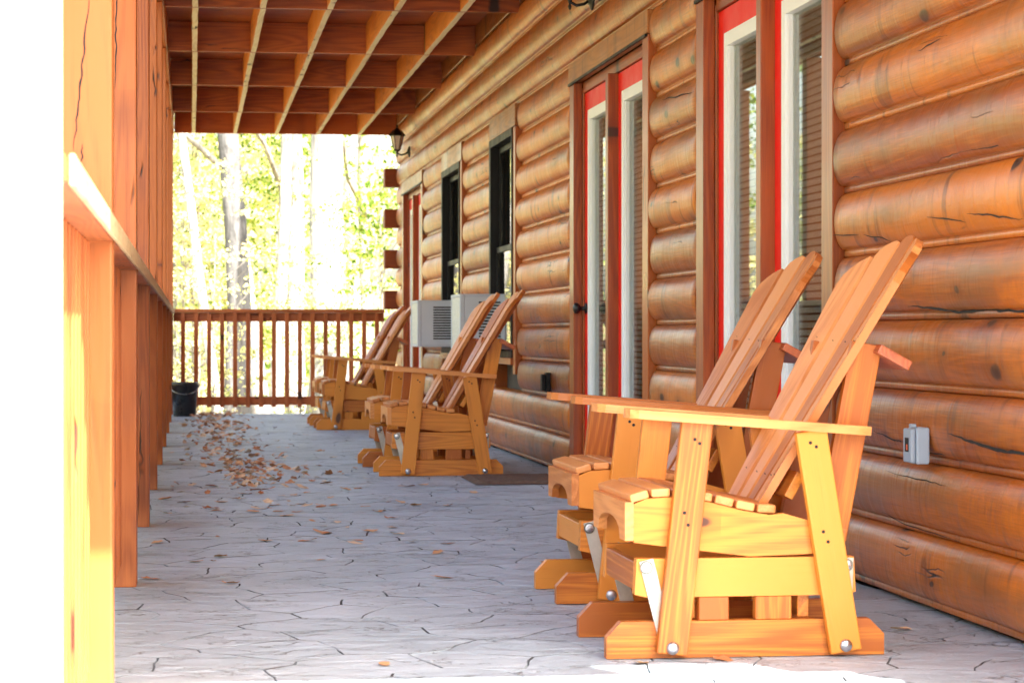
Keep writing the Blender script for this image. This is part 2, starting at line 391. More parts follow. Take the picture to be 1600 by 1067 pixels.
# ------------------------------------------------------------------ log wall
PITCH, Z0 = .2075, .012
OPEN = [(7.74, 9.90, 0, 2.285), (10.97, 13.29, 0, 2.285), (15.53, 16.86, .53, 2.285), (18.65, 20.12, .53, 2.285), (21.90, 24.02, 0, 2.285)]
WALL0, WALL1 = 4.45, 24.75
wall = empty('log_wall', (XS, 14, 0), 'long orange brown log wall with glossy rounded logs along the right of the porch', 'wall')
PROF = [(-.07, 0.0), (.004, 0.0), (.012, .003), (.012, .020), (.006, .024)]
for k in range(15):
    t = k/14; a = -68+t*146          # rounded face
    PROF.append((.000+.053*max(0, math.cos(R(a)))**.8, .026+.180*(math.sin(R(a))-math.sin(R(-68)))/(math.sin(R(78))-math.sin(R(-68)))))
PROF += [(-.07, .2065)]
def make_log(y0, y1, z, kz):
    bm = bmesh.new(); n = max(2, int((y1-y0)/.07)); rings = []; gc = []
    off = (random.uniform(-60, 60), random.uniform(-60, 60), random.uniform(-60, 60)); ph = random.uniform(0, 99); wl = random.uniform(.88, 1.08)
    arc = [0]
    for p, q in zip(PROF, PROF[1:]): arc.append(arc[-1]+math.dist(p, q))
    for i in range(n+1):
        y = y0+(y1-y0)*i/n; ring = []
        w = wl+.05*noise.noise(Vector((y*2.2, ph, 0)))+.03*noise.noise(Vector((y*7, ph, 5)))
        for j, (o, zz) in enumerate(PROF):
            if 4 < j < len(PROF)-1:
                o = o*w+.0016*noise.noise(Vector((y*9, zz*18, ph)))
                if i in (0, n): o -= .004
            ring.append(bm.verts.new((-o, y-14, z+zz))); gc.append((y+off[0], arc[j]+off[1], off[2]))
        rings.append(ring)
    for a, b in zip(rings, rings[1:]):
        for j in range(len(PROF)-1): bm.faces.new((a[j], a[j+1], b[j+1], b[j]))
    bm.faces.new(rings[0]); bm.faces.new(rings[-1][::-1])
    bmesh.ops.recalc_face_normals(bm, faces=bm.faces[:])
    me = bpy.data.meshes.new('log'); bm.to_mesh(me); bm.free(); set_gco(me, gc)
    me.polygons.foreach_set('use_smooth', [len(p.vertices) == 4 for p in me.polygons])
    link('log', me, M_LOG, wall)
nlog = 14
for k in range(nlog):
    z = Z0+k*PITCH; zt = z+PITCH; cuts = [WALL0]
    for (a, b, z0, z1) in OPEN:
        if z+.06 < z1 and zt-.06 > z0: cuts += [a, b]
    cuts.append(WALL1)
    for a, b in zip(cuts[::2], cuts[1::2]):
        if a > WALL0+.1: a += .012
        if b < WALL1-.1: b -= .012
        if k < 14: make_log(a, b, z, k)
ZT = Z0+nlog*PITCH     # about 2.917
# backing behind the logs with the openings left clear
segs = [(WALL0+.01, 7.86), (9.78, 11.09), (13.17, 15.6), (16.8, 18.72), (20.05, 22.02), (23.9, WALL1-.01)]
for a, b in segs: bar('backing_panel', (.0705, a-14, 0), (.16, b-14, 3.1), M_ROOM, wall, bev=0)
bar('backing_panel', (.0705, WALL0+.01-14, 2.20), (.158, WALL1-.01-14, 3.12), M_ROOM, wall, bev=0)
for a, b in ((15.6, 16.8), (18.72, 20.05)): bar('backing_panel', (.0705, a-14+.001, 0), (.158, b-14-.001, .60), M_ROOM, wall, bev=0)
# log ends of the crossing wall at the far corner
for k in range(6):
    z = Z0+PITCH*(1+2*k)+.004
    bar('log_end', (-.165, WALL1+.004-14, z), (.3, WALL1+.19-14, z+.19), M_ENDG, wall, grain='x', bev=.012, seg=2)
# end wall of the house behind the corner, and upper storey
house = empty('house_storey', (3.6, 14, 3.1), 'upper storey and rooms of the log house behind the porch wall', 'house')
bar('outer_wall', (-1.15, WALL0-14, .16), (4, WALL1-14, 2.9), M_LOG, house, grain='y', bev=0)
bar('inner_room', (-.9, WALL0+.2-14, -3.08), (4, WALL1-14, .0), M_ROOM, house, grain='y', bev=0)

def crack_mesh(pts, w, parent, flat=None):
    bm = bmesh.new(); P = []
    for (a, b) in zip(pts, pts[1:]):
        n = 7
        for i in range(n): P.append(a.lerp(b, i/n))
    P.append(pts[-1]); vs = []; ph = random.uniform(0, 90)
    for i, p in enumerate(P):
        t = i/(len(P)-1); d = (P[min(i+1, len(P)-1)]-P[max(i-1, 0)]).normalized(); q = p+Vector((0, 0, 1)).cross(d)*0
        side = d.cross(flat) if flat else Vector((0, -d.z, d.y))
        j = side*(.006*noise.noise(Vector((i*.45, ph, 0)))); ww = w*math.sin(math.pi*min(.985, max(.015, t)))**.6*(1+.5*noise.noise(Vector((i*.8, ph, 4))))
        vs.append((bm.verts.new(q+j+side*ww/2), bm.verts.new(q+j-side*ww/2)))
    for a, b in zip(vs, vs[1:]): bm.faces.new((a[0], a[1], b[1], b[0]))
    me = bpy.data.meshes.new('crack'); bm.to_mesh(me); bm.free(); return link('crack', me, M_DARK, parent)
def on_log(px, py):
    X = 2.095
    for _ in range(6):
        Y = X/math.tan(YAW+math.atan((px-800)/3800)); d = X*math.sin(YAW)+Y*math.cos(YAW); z = H-(py-522)*d/3800
        zz = (z-Z0) % PITCH
        for (o1, a), (o2, b) in zip(PROF[1:], PROF[2:-1]):
            if a <= zz <= b and b > a: X = XS-(o1+(o2-o1)*(zz-a)/(b-a)); break
    return Vector((X-XS-.0035, Y-14, z))
for w, pp in ((.011, [(1420, 478), (1450, 480), (1500, 488), (1550, 484), (1600, 487), (1640, 492)]), (.013, [(1483, 677), (1520, 690), (1560, 703), (1600, 708), (1630, 716)]), (.006, [(1366, 672), (1400, 688), (1415, 690)]),
              (.005, [(1445, 705), (1480, 712)]), (.004, [(1505, 238), (1561, 228), (1576, 232)]), (.005, [(1449, 339), (1512, 348)]), (.006, [(1512, 334), (1557, 337), (1600, 344)]), (.005, [(1302, 368), (1344, 367)]),
              (.005, [(1351, 367), (1392, 375)]), (.007, [(1036, 156), (1060, 151), (1085, 144)]), (.005, [(1435, 80), (1472, 62)]), (.004, [(1385, 735), (1450, 752), (1480, 760)]), (.004, [(1380, 800), (1425, 822), (1500, 845)])):
    crack_mesh([on_log(*p) for p in pp], w*.72, wall)

# ------------------------------------------------------------------ doors
def lite(parent, ya, yb, za, zb, x):
    """white glazing frame with glass and mini blinds; x is the door face"""
    w = .056
    for nm, a, b in (('a', (x-.007, ya, za), (x+.044, ya+w, zb)), ('b', (x-.007, yb-w, za), (x+.044, yb, zb)),
                     ('c', (x-.007, ya+w, zb-w), (x+.044, yb-w, zb)), ('d', (x-.007, ya+w, za), (x+.044, yb-w, za+w))):
        bar('glazing_frame', a, b, M_WHITE, parent, bev=.004, seg=2)
    i = .014
    for a, b in (((x+.002, ya+w, za+w), (x+.029, ya+w+i, zb-w)), ((x+.002, yb-w-i, za+w), (x+.029, yb-w, zb-w))):
        bar('glazing_bead', a, b, M_WHITE, parent, bev=.002)
    bar('pane', (x+.020, ya+w+i, za+w), (x+.024, yb-w-i, zb-w), M_GLASS, parent, bev=0)
    bm = bmesh.new(); z = za+w+.01
    while z < zb-w-.01:
        vs = [bm.verts.new(p) for p in ((x+.028, ya+w+.002, z+.008), (x+.034, ya+w+.002, z-.010), (x+.034, yb-w-.002, z-.010), (x+.028, yb-w-.002, z+.008))]
        vt = [bm.verts.new(v.co+Vector((.0006, 0, .0006))) for v in vs]
        bm.faces.new(vs); bm.faces.new(vt[::-1])
        for q in range(4): bm.faces.new((vs[q], vt[q], vt[(q+1) % 4], vs[(q+1) % 4]))
        z += .0265
    me = bpy.data.meshes.new('mini_blinds'); bm.to_mesh(me); bm.free()
    tag(link('mini_blinds', me, M_BLIND, parent), kind='stuff')
    bar('blind_backing', (x+.046, ya+w-.01, za+w-.01), (x+.049, yb-w, zb-w), M_ROOM, parent, bev=0)
def double_door(Y0, Y1, label, knob=None):
    t = empty('double_door', (2.08, (Y0+Y1)/2, 0), label, 'double door', 'red double doors in the log wall')
    y0, y1 = Y0-t.location.y, Y1-t.location.y; cw = .14; zt = 2.145
    for a, b in ((y0, y0+cw), (y1-cw, y1)):
        bar('side_casing', (0, a, .004), (.05, b, zt+.03), M_TRIM, t)
    bar('header_board', (-.006, y0-.01, zt+.033), (.05, y1+.01, 2.285), M_HEAD, t)
    bar('drip_strip', (-.012, y0+.01, zt+.018), (-.001, y1-.01, zt+.031), M_BLACK, t, bev=0)
    for a, b in ((y0+cw-.02, y0+cw+.012), (y1-cw-.012, y1-cw+.02)):
        bar('jamb', (.0505, a, .004), (.16, b, zt), M_TRIM, t)
    bar('head_jamb', (.0505, y0+cw+.013, zt-.03), (.16, y1-cw-.013, zt+.029), M_TRIM, t)
    bar('threshold', (.03, y0+cw, .001), (.16, y1-cw, .03), M_TRIM, t)
    ym = (y0+y1)/2
    bar('mullion', (.008, ym-.036, .031), (.13, ym+.036, zt-.032), M_TRIM, t)
    for i, (a, b) in enumerate(((y0+cw+.016, ym-.038), (ym+.038, y1-cw-.016))):
        e = bpy.data.objects.new('door_leaf', None)
        x = .062; st = .135; za, zb = .22, 2.0; z0, z1 = .036, zt-.034
        bm = bmesh.new()
        for (p, q) in (((x, a, z0), (x+.045, a+st, z1)), ((x, b-st, z0), (x+.045, b, z1)), ((x, a+st, zb), (x+.045, b-st, z1)), ((x, a+st, z0), (x+.045, b-st, za))):
            c = bm_box(*[abs(u-v) for u, v in zip(p, q)]); c.transform(Matrix.Translation([(u+v)/2 for u, v in zip(p, q)]))
            m = bpy.data.meshes.new('tmp'); c.to_mesh(m); c.free(); bm.from_mesh(m); bpy.data.meshes.remove(m)
        leaf = finish(bm, 'door_leaf', None, M_RED, t, bev=.0)
        lite(leaf, a+st-.012, b-st+.012, za-.01, zb+.012, x)
        if knob and i == 1:
            kb = lathe_bm([(0, 0), (.030, 0), (.032, .004), (.027, .009), (.012, .014), (.010, .030), (.014, .036), (.026, .042), (.031, .054), (.028, .066), (.015, .074), (0, .076)], 20)
            finish(kb, 'knob', Matrix.Translation((x, b-.05, .94)) @ Matrix.Rotation(R(-90), 4, 'Y'), M_IRON, leaf, bev=0, smooth=True)
    return t
double_door(7.74, 9.90, 'nearest red double door with white framed blinds, beside the chairs in front')
double_door(10.97, 13.29, 'middle red double door with a round black knob, behind the first pair of chairs', True)
double_door(21.90, 24.02, 'farthest red double door at the end of the wall under the lantern')

def window(Y0, Y1, label):
    t = empty('window', (2.08, (Y0+Y1)/2, 0), label, 'window', 'black framed windows in the log wall')
    y0, y1 = Y0-t.location.y, Y1-t.location.y
    bar('side_casing', (-.004, y0, .54), (.05, y0+.115, 2.14), M_TRIM, t)
    bar('header_board', (-.008, y0-.01, 2.142), (.05, y1+.01, 2.285), M_HEAD, t)
    bar('sill', (-.02, y0+.116, .60), (.10, y1-.005, .645), M_TRIM, t)
    ya, yb = y0+.117, y1-.004; x = -.012
    for a, b in (((x, ya, .646), (.09, ya+.035, 2.141)), ((x, yb-.08, .646), (.09, yb, 2.141)), ((x, ya+.035, 2.09), (.09, yb-.08, 2.141)), ((x, ya+.035, .646), (.09, yb-.08, .69))):
        bar('frame', a, b, M_BLACK, t, bev=.002)
    for j, (za, zb, xo) in enumerate(((.70, 1.40, .03), (1.36, 2.088, .05))):
        s_ = bar('sash', (xo, ya+.036, za), (xo+.02, ya+.08, zb), M_BLACK, t, bev=.002)
        bar('sash_rail', (xo, yb-.125, za), (xo+.02, yb-.081, zb), M_BLACK, s_, bev=.002)
        bar('sash_rail', (xo, ya+.081, zb-.04), (xo+.02, yb-.126, zb), M_BLACK, s_, bev=.002)
        bar('sash_rail', (xo, ya+.081, za), (xo+.02, yb-.126, za+.04), M_BLACK, s_, bev=.002)
        bar('pane', (xo+.008, ya+.081, za+.041), (xo+.012, yb-.126, zb-.041), M_GLASS, s_, bev=0)
    return t
window(15.53, 16.86, 'nearer black framed window with a grey air conditioner, above the second chairs')
window(18.65, 20.12, 'farther black framed window holding the louvred air conditioner')

def ac(Y0, label):
    t = empty('air_conditioner', (2.065, Y0, .70), label, 'air conditioner', 'air conditioners hanging out of the windows')
    x0, x1, y1, h = -.30, -.001, .56, .365
    # casing: front frame, top, bottom and pierced near side
    bar('casing_top', (x0+.03, 0, h-.012), (x1, y1, h), M_AC, t, bev=.004, seg=2)
    bar('casing_base', (x0+.03, 0, 0), (x1, y1, .012), M_AC, t, bev=.004)
    bar('casing_side', (x0+.03, y1-.01, .0125), (x1, y1, h-.0125), M_AC, t, bev=0)
    sx0, sx1 = x0+.125, x0+.272
    bar('casing_side', (x0+.03, 0, .0125), (sx0, .008, h-.0125), M_AC, t, bev=0)
    bar('casing_side', (sx1, 0, .0125), (x1, .008, h-.0125), M_AC, t, bev=0)
    bar('casing_side', (sx0+.0005, 0, h-.05), (sx1-.0005, .008, h-.0125), M_AC, t, bev=0)
    bar('casing_side', (sx0+.0005, 0, .0125), (sx1-.0005, .008, .05), M_AC, t, bev=0)
    n = 13; z = .05; st = (h-.1)/n
    for i in range(n):
        bar('louvre', (sx0+.0005, -.002, .05+i*st), (sx1-.0005, .009, .05+i*st+st*.42), M_AC, t, bev=0)
    bar('inner_coil', (x0+.035, .03, .02), (x1, y1-.02, h-.02), M_DARK, t, bev=0)
    for a, b in (((x0, 0, 0), (x0+.029, .02, h)), ((x0, y1-.02, 0), (x0+.029, y1, h)), ((x0, .021, h-.02), (x0+.029, y1-.021, h)), ((x0, .021, 0), (x0+.029, y1-.021, .02))):
        bar('rear_frame', a, b, M_AC, t, bev=.003)
    bar('rear_grille', (x0+.006, .021, .021), (x0+.024, y1-.021, h-.021), M_ACF, t, bev=0)
ac(15.95, 'nearer grey air conditioner, half hidden behind the second pair of chairs')
ac(18.98, 'farther grey air conditioner with a louvred side, left of the other one')

# ------------------------------------------------------------------ upper deck seen from below
ZC = 2.85
deck = empty('upper_deck', (1, 14, ZC), 'underside of the upper deck, dark beams crossed by pale bottomed joists', 'deck ceiling')
BY = [25.05-2.41*k for k in range(10)]; JX = [.035, .455, .875, 1.30, 1.725]
for by in BY:
    o = bar('cross_beam', (-.158-1, by-.02-14, 0), ((2.085 if by < 24.8 else 2.9)-1, by+.02-14, .215), M_BEAM, deck, bev=.002)
for a, b in zip(BY[1:], BY):
    for jx in JX:
        x = jx+random.uniform(-.004, .004)
        j = bar('joist', (x-.019-1, a+.021-14, .004), (x+.019-1, b-.021-14, .214), M_JOIST, deck, bev=.0)
        bm = bmesh.new(); n = 24; L0, L1 = a+.023-14, b-.023-14; vs = []
        for i in range(n+1):
            y = L0+(L1-L0)*i/n; w = .0185-.0035*abs(noise.noise(Vector((y*6, jx*9, 1)))); dx = .004*noise.noise(Vector((y*3, jx, 4)))
            vs.append([bm.verts.new((x-1+dx+s_*w, y, zz)) for s_, zz in ((-1, .0035), (-1, -.001), (1, -.001), (1, .0035))])
        for p, q in zip(vs, vs[1:]):
            for c in range(4): bm.faces.new((p[c], q[c], q[(c+1) % 4], p[(c+1) % 4]))
        bm.faces.new(vs[0]); bm.faces.new(vs[-1][::-1])
        # grain along y
        bm.transform(AX['y'].inverted()); finish(bm, 'raw_edge', AX['y'], M_RAW, j, bev=0)
bar('ledger', (2.087-1, WALL0+.01-14, .07), (2.125-1, WALL1-14, .26), M_HEAD, deck)
bar('rim_beam', (-.205-1, 3.345-14, -.012), (-.162-1, 25.05-14, .225), M_POST, deck, grain='y')
bar('rim_beam', (-.30-1, 3.345-14, .0), (-.21-1, 25.05-14, .222), M_POST, deck, grain='y')
bm = bmesh.new(); y = 3.33
while y < 25.2:
    c = bm_box(2.9, .136, .03); c.transform(Matrix.Translation((1.03-1, y+.07-14, .2325))); m = bpy.data.meshes.new('t'); c.to_mesh(m); c.free(); bm.from_mesh(m); bpy.data.meshes.remove(m); y += .1385
tag(finish(bm, 'deck_boards', None, M_POST, deck, bev=0), kind='stuff')
bar('side_deck', (1.481, 3.33-14, .0), (4.5, WALL0-14, .2475), M_POST, deck, bev=0)  # unseen deck extension, added to block sun coming past the house corner
bar('deck_membrane', (-1.4, 3.33-14, .25), (4.5, 25.1-14, .256), M_DARK, deck, bev=0)

# ------------------------------------------------------------------ posts and railings on the left
PXI = -.168
POSTS = [3.14, 5.37, 7.78, 10.2, 12.62, 15.05, 17.45, 19.88, 22.3, 24.42]
POSTLAB = ['square wooden porch post at far left, bleached white by the sun', 'second porch post from the left edge, long crack above the rail, sunlit foot',
 'third porch post with a leaf at its foot and a dark knot low down', 'fourth porch post, just beyond the one with a knot near its foot',
 'fifth porch post counting from the left edge, thin sliver beside the rail', 'sixth porch post from the left edge, mid way along the railing',
 'seventh porch post from the left edge, level with the leaf drift', 'eighth porch post from the left edge, two posts before the corner',
 'ninth porch post from the left edge, the last before the corner', 'far corner porch post beside the black bucket']
for y, lab in zip(POSTS, POSTLAB):
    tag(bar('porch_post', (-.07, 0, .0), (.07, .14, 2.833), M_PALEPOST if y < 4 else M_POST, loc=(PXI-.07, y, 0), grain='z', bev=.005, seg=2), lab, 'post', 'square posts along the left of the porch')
def post_crack(i, pts, w):
    post = [o for o in COL.objects if o.name.startswith('porch_post')][i]; Y = POSTS[i]-.0012; q = []
    for px, py in pts:
        X = x_at(px, Y); d = X*math.sin(YAW)+Y*math.cos(YAW); q.append(Vector((X-(PXI-.07), -.0012, H-(py-522)*d/3800)))
    crack_mesh(q, w, post, Vector((0, -1, 0)))
post_crack(1, [(142, -40), (133, 60), (128, 120), (121, 180), (116, 235)], .004)
post_crack(1, [(130, 225), (128, 250), (127, 285)], .003)
post_crack(1, [(118, 375), (119, 430), (117, 470)], .0025)
post_crack(2, [(185, -60), (182, 30), (181, 90), (180, 140)], .004)
rail = empty('side_railing', (PXI-.08, 3.2, 0), 'long reddish wood railing running between the posts along the left side', 'railing')
for a, b in zip(POSTS, POSTS[1:]):
    ya, yb = a+.142-3.2, b-.002-3.2
    bar('cap_rail', (-.07, ya-.13, 1.002), (.0868, yb+.06, 1.042), M_RAIL, rail, grain='y', bev=.004) if False else bar('cap_rail', (-.07, ya, 1.002), (.084, yb, 1.042), M_RAIL, rail, grain='y', bev=.004)
    bar('top_rail', (-.045, ya, .91), (-.005, yb, 1.001), M_RAIL, rail, grain='y')
    bar('bottom_rail', (-.045, ya, .09), (-.005, yb, .18), M_RAIL, rail, grain='y')
    n = int((yb-ya)/.135); st = (yb-ya)/n
    for i in range(n):
        y = ya+st*(i+.5)
        bar('baluster', (-.004, y-.019, .075), (.034, y+.019, 1.0), M_RAIL, rail, grain='z', bev=.002)
# thin inner strip lying against the posts, so the rail line runs through
bar('rail_face', (.0852, .145, 1.0), (.094, Y_END-.2-3.2, 1.044), M_SUNRAIL, rail, grain='y', bev=.002)
er = empty('end_railing', (.9, 24.5, 0), 'reddish wood railing with square balusters across the far end of the porch', 'railing')
XE = 1.94-.9; XB = -.165-.9
bar('cap_rail', (XB, -.07, 1.015), (XE, .07, 1.050), M_RAIL, er, bev=.004)
bar('top_rail', (XB, -.02, .925), (XE, .018, 1.014), M_RAIL, er)
bar('bottom_rail', (XB, -.02, .09), (XE, .018, .175), M_RAIL, er)
n = 16
for i in range(n):
    x = XB+.05+(XE-XB-.08)*(i+.35)/(n-.3)
    bar('baluster', (x-.0215, -.06, .07), (x+.0215, -.0215, 1.012), M_RAIL, er, grain='z', bev=.002)

# ------------------------------------------------------------------ glider chairs
def make_chair():
    WD = .47
    t = empty('glider_chair', (0, 0, 0))
    run = [(0, 0), (.703, 0), (.703, .052), (.665, .09), (.036, .09), (0, .052)]
    top = [(.068, .380), (.10, .393), (.15, .396), (.21, .393), (.27, .380), (.34, .362), (.41, .350), (.445, .354), (.50, .338), (.606, .312)]
    def ztop(u):
        for (a, za), (b, zb) in zip(top, top[1:]):
            if u <= b: return za+(zb-za)*max(0, (u-a))/(b-a), math.atan2(zb-za, b-a)
        return top[-1][1], 0
    rail_ = [(.068, .285), (.20, .268), (.36, .248), (.50, .252), (.592, .258)] + top[::-1]
    for side in (0, 1):
        Y = (lambda v: v) if side == 0 else (lambda v: WD-v)
        def pr(name, poly, v0, v1, mat=M_CHAIR, bev=.003):
            a, b = sorted((Y(v0), Y(v1))); return finish(prism_bm(poly, a, b), name, XZ, mat, t, bev=bev)
        pr('runner', run, 0, .038)
        pr('base_rail', [(.07, .157), (.075, .245), (.625, .245), (.63, .157), (.60, .150), (.10, .150)] [::-1], 0, .036)
        pr('side_rail', rail_, .0005, .029)
        for ua, ub in ((.232, .308), (.375, .467)):
            a, b = sorted((Y(.004), Y(.034))); bar('upright', (ua, a, .0905), (ub, b, .1495), M_CHAIR, t, grain='z', bev=.002)
        a, b = sorted((Y(-.034), Y(-.0065)))
        fl = plank2('front_leg', (.158, .012), (.222, .588), .078, a, b, M_CHAIR, t)
        rl = plank2('rear_leg', (.598, .012), (.508, .560), .078, a, b, M_CHAIR, t)
        a2, b2 = sorted((Y(.030), Y(.058)))
        plank2('rear_support', (.575, .285), (.668, .775), .078, a2, b2, M_CHAIR, t)
        # armrest: paddle seen edge on, sloping down to the back
        P = [(-.02, -.052), (.0, -.064), (.30, -.060), (.56, -.034), (.595, -.028), (.598, .03), (.56, .036), (.30, .044), (.03, .058), (.0, .055), (-.02, .04), (-.026, -.02)]
        P = [(x, (y if side == 0 else -y)) for x, y in P]
        if side: P = P[::-1]
        al = math.atan2(-.046, .60); ex = Vector((math.cos(al), 0, math.sin(al))); ey = Vector((0, 1, 0)); ez = ex.cross(ey)
        finish(prism_bm(P, 0, .022), 'armrest', frame_m((.068, Y(0), .592), ex, ey, ez), M_CHAIR2, t, bev=.007)
        for (p, q) in (((.098, .224), (.155, .028)), ((.605, .224), (.598, .028))):
            a, b = sorted((Y(-.0055), Y(-.001)))
            hg = plank2('hanger', (p[0], p[1]+.018), (q[0], q[1]-.012), .036, a, b, M_ZINC, t, bev=.001)
            sg = 1 if side == 0 else -1
            rb = Matrix.Rotation(R(90*sg), 4, 'X')
            finish(lathe_bm([(0, 0), (.0165, 0), (.0165, .0012), (0, .0012)], 16), 'washer', Matrix.Translation((p[0], Y(-.0056), p[1])) @ rb, M_WASHER, hg, bev=0)
            finish(lathe_bm([(0, 0), (.0125, 0), (.0125, .003), (.0095, .0035), (.0095, .011), (.005, .0115), (.005, .014), (0, .0145)], 12), 'bolt', Matrix.Translation((p[0], Y(-.0056), p[1])) @ rb, M_STEEL, hg, bev=0)
        for leg, q in ((fl, (.159, .028)), (rl, (.596, .028))):
            rb = Matrix.Rotation(R(90 if side == 0 else -90), 4, 'X')
            finish(lathe_bm([(0, 0), (.0165, 0), (.0155, .004), (.011, .0075), (.005, .009), (0, .0095)], 14), 'bolt', Matrix.Translation((q[0], Y(-.0343), q[1])) @ rb, M_STEEL, leg, bev=0, smooth=True)
    # front apron with arch
    pts = [(.0, .385), (WD, .385), (WD, .290), (WD-.055, .290)]
    for k in range(9):
        an = math.pi*k/8; pts.append((WD/2+(WD/2-.075)*math.cos(an), .290+.052*math.sin(an)**.7))
    pts += [(.055, .290), (0, .290)]
    finish(prism_bm(pts[::-1], 0, .022), 'front_apron', Matrix(((0, 0, 1, .0455), (1, 0, 0, 0), (0, 1, 0, 0), (0, 0, 0, 1))), M_CHAIR2, t, bev=.003)
    # seat slats
    u = .058
    for k in range(7):
        wd = .047; zc, an = ztop(max(u+wd/2, .069)); zc2, _ = ztop(u); zc3, _ = ztop(u+wd)
        an = math.atan2(zc3-zc2, wd)
        M = Matrix.Translation((u+wd/2, WD/2, max(zc, (zc2+zc3)/2)+.0125)) @ Matrix.Rotation(-an, 4, 'Y') @ AX['y']
        finish(bm_box(WD+.004, wd, .021), 'seat_slat', M, M_CHAIR2, t, bev=.0055, seg=2)
        u += .0535
    # fan back
    al = R(28.9); ex = Vector((math.sin(al), 0, math.cos(al))); ey = Vector((0, 1, 0)); ez = ex.cross(ey); org = Vector((.403, WD/2, .352))
    T = .828; hb, ht = .180, .305
    def edge(fr, tt): return (hb+(ht-hb)*tt/T)*fr
    for k in range(5):
        fa, fb = -1+.4*k, -.6+.4*k; g = .0105
        poly = [(0, edge(fa, 0)+g)]
        tops = []
        for q in range(6):
            fr = fa+(fb-fa)*q/5; s_ = ht*fr; tt = T-1.70*s_*s_ - (.012 if q in (0, 5) else (.003 if q in (1, 4) else 0)); yy = edge(fr, tt)
            yy = min(max(yy, edge(fa, tt)+g), edge(fb, tt)-g); tops.append((tt, yy))
        poly = [(0, edge(fb, 0)-g), (0, edge(fa, 0)+g)]+tops
        bs_ = prism_bm(poly[::-1], 0, .021); cv = .60      # each slat flat, the five following a hollow curve
        if ez.x < 0: sgn = 1
        else: sgn = -1
        for v_ in bs_.verts:
            sa, sb = edge(fa, v_.co.x), edge(fb, v_.co.x); q_ = (v_.co.y-sa)/(sb-sa); sh = cv*(sa*sa+(sb*sb-sa*sa)*q_); v_.co.z -= sh-.046*v_.co.x/T
        finish(bs_, 'back_slat', frame_m(org, ex, ey, -ez if ez.x < 0 else ez), M_CHAIR2, t, bev=.004)
    nz = ez if ez.x > 0 else -ez      # towards the back
    def cross(tt, z0, z1, y0, y1, th, mat, name):
        c = org+ex*tt+nz*((z0+z1)/2); c.y = (y0+y1)/2
        finish(bm_box(y1-y0, z1-z0, th), name, frame_m(c, Vector((0, 1, 0)), nz, Vector((0, 1, 0)).cross(nz)), mat, t, bev=.003)
    cross(.497, .0505, .142, -.012, WD+.012, .024, M_BRACE, 'back_brace')
    cross(.10, .032, .056, .06, WD-.06, .07, M_CHAIR, 'lower_brace')
    for ua in (.20, .49): bar('stretcher', (ua, .0385, .092), (ua+.03, WD-.0385, .148), M_CHAIR, t, bev=.002)
    bar('stretcher', (.30, .0385, .01), (.39, WD-.0385, .032), M_CHAIR, t, bev=.002)
    bar('front_stretcher', (.0735, .0365, .165), (.096, WD-.0365, .235), M_CHAIR, t, bev=.002)
    bar('rear_stretcher', (.60, .0365, .165), (.622, WD-.0365, .235), M_CHAIR, t, bev=.002)
    bm = bmesh.new()
    def dot(x, y, z, M3):
        c = cyl_bm(.0045, .0045, .0012, 8); c.transform(Matrix.Translation((x, y, z)) @ M3); m = bpy.data.meshes.new('t'); c.to_mesh(m); c.free(); bm.from_mesh(m); bpy.data.meshes.remove(m)
    RX = Matrix.Rotation(R(90), 4, 'X')
    for (x, z) in ((.197, .33), (.188, .36), (.214, .54), (.226, .53), (.55, .285), (.538, .31), (.52, .52), (.505, .53)): dot(x, -.0344, z, RX)
    for k in range(5):
        for tt in (.50, .10):
            sc_ = edge(-.8+.4*k, tt); p = org+ex*tt; sh = .60*sc_*sc_-.046*tt/T; q = p-nz*(sh+.0008); dot(q.x, WD/2+sc_, q.z, Matrix.Rotation(-math.atan2(ez.z, abs(ez.x)), 4, 'Y') @ Matrix.Rotation(R(90), 4, 'Y'))
    me = bpy.data.meshes.new('screw_heads'); bm.to_mesh(me); bm.free(); tag(link('screw_heads', me, M_DARK, t), kind='stuff')
    return t
CH = [((1.016, 5.90), 0, 'nearest wooden fan back glider chair, at the front right of the porch'),
      ((1.075, 7.12), 0, 'second wooden glider chair, directly behind the nearest one'),
      ((1.055, 13.66), 0, 'third wooden glider chair, front one of the middle pair'),
      ((1.03, 14.62), 0, 'fourth wooden glider chair, rear one of the middle pair beside an air conditioner'),
      ((1.045, 20.32), 0, 'fifth wooden glider chair, front one of the farthest pair'),
      ((1.035, 21.30), 0, 'farthest wooden glider chair, beyond all the others near the end railing')]
chair = make_chair()
for i, ((x, y), rz, lab) in enumerate(CH):
    o = chair if i == 0 else copy_tree(chair)
    o.location = (x, y, .0015); o.rotation_euler = (0, 0, R(rz)); tag(o, lab, 'chair', 'wooden glider chairs along the log wall')

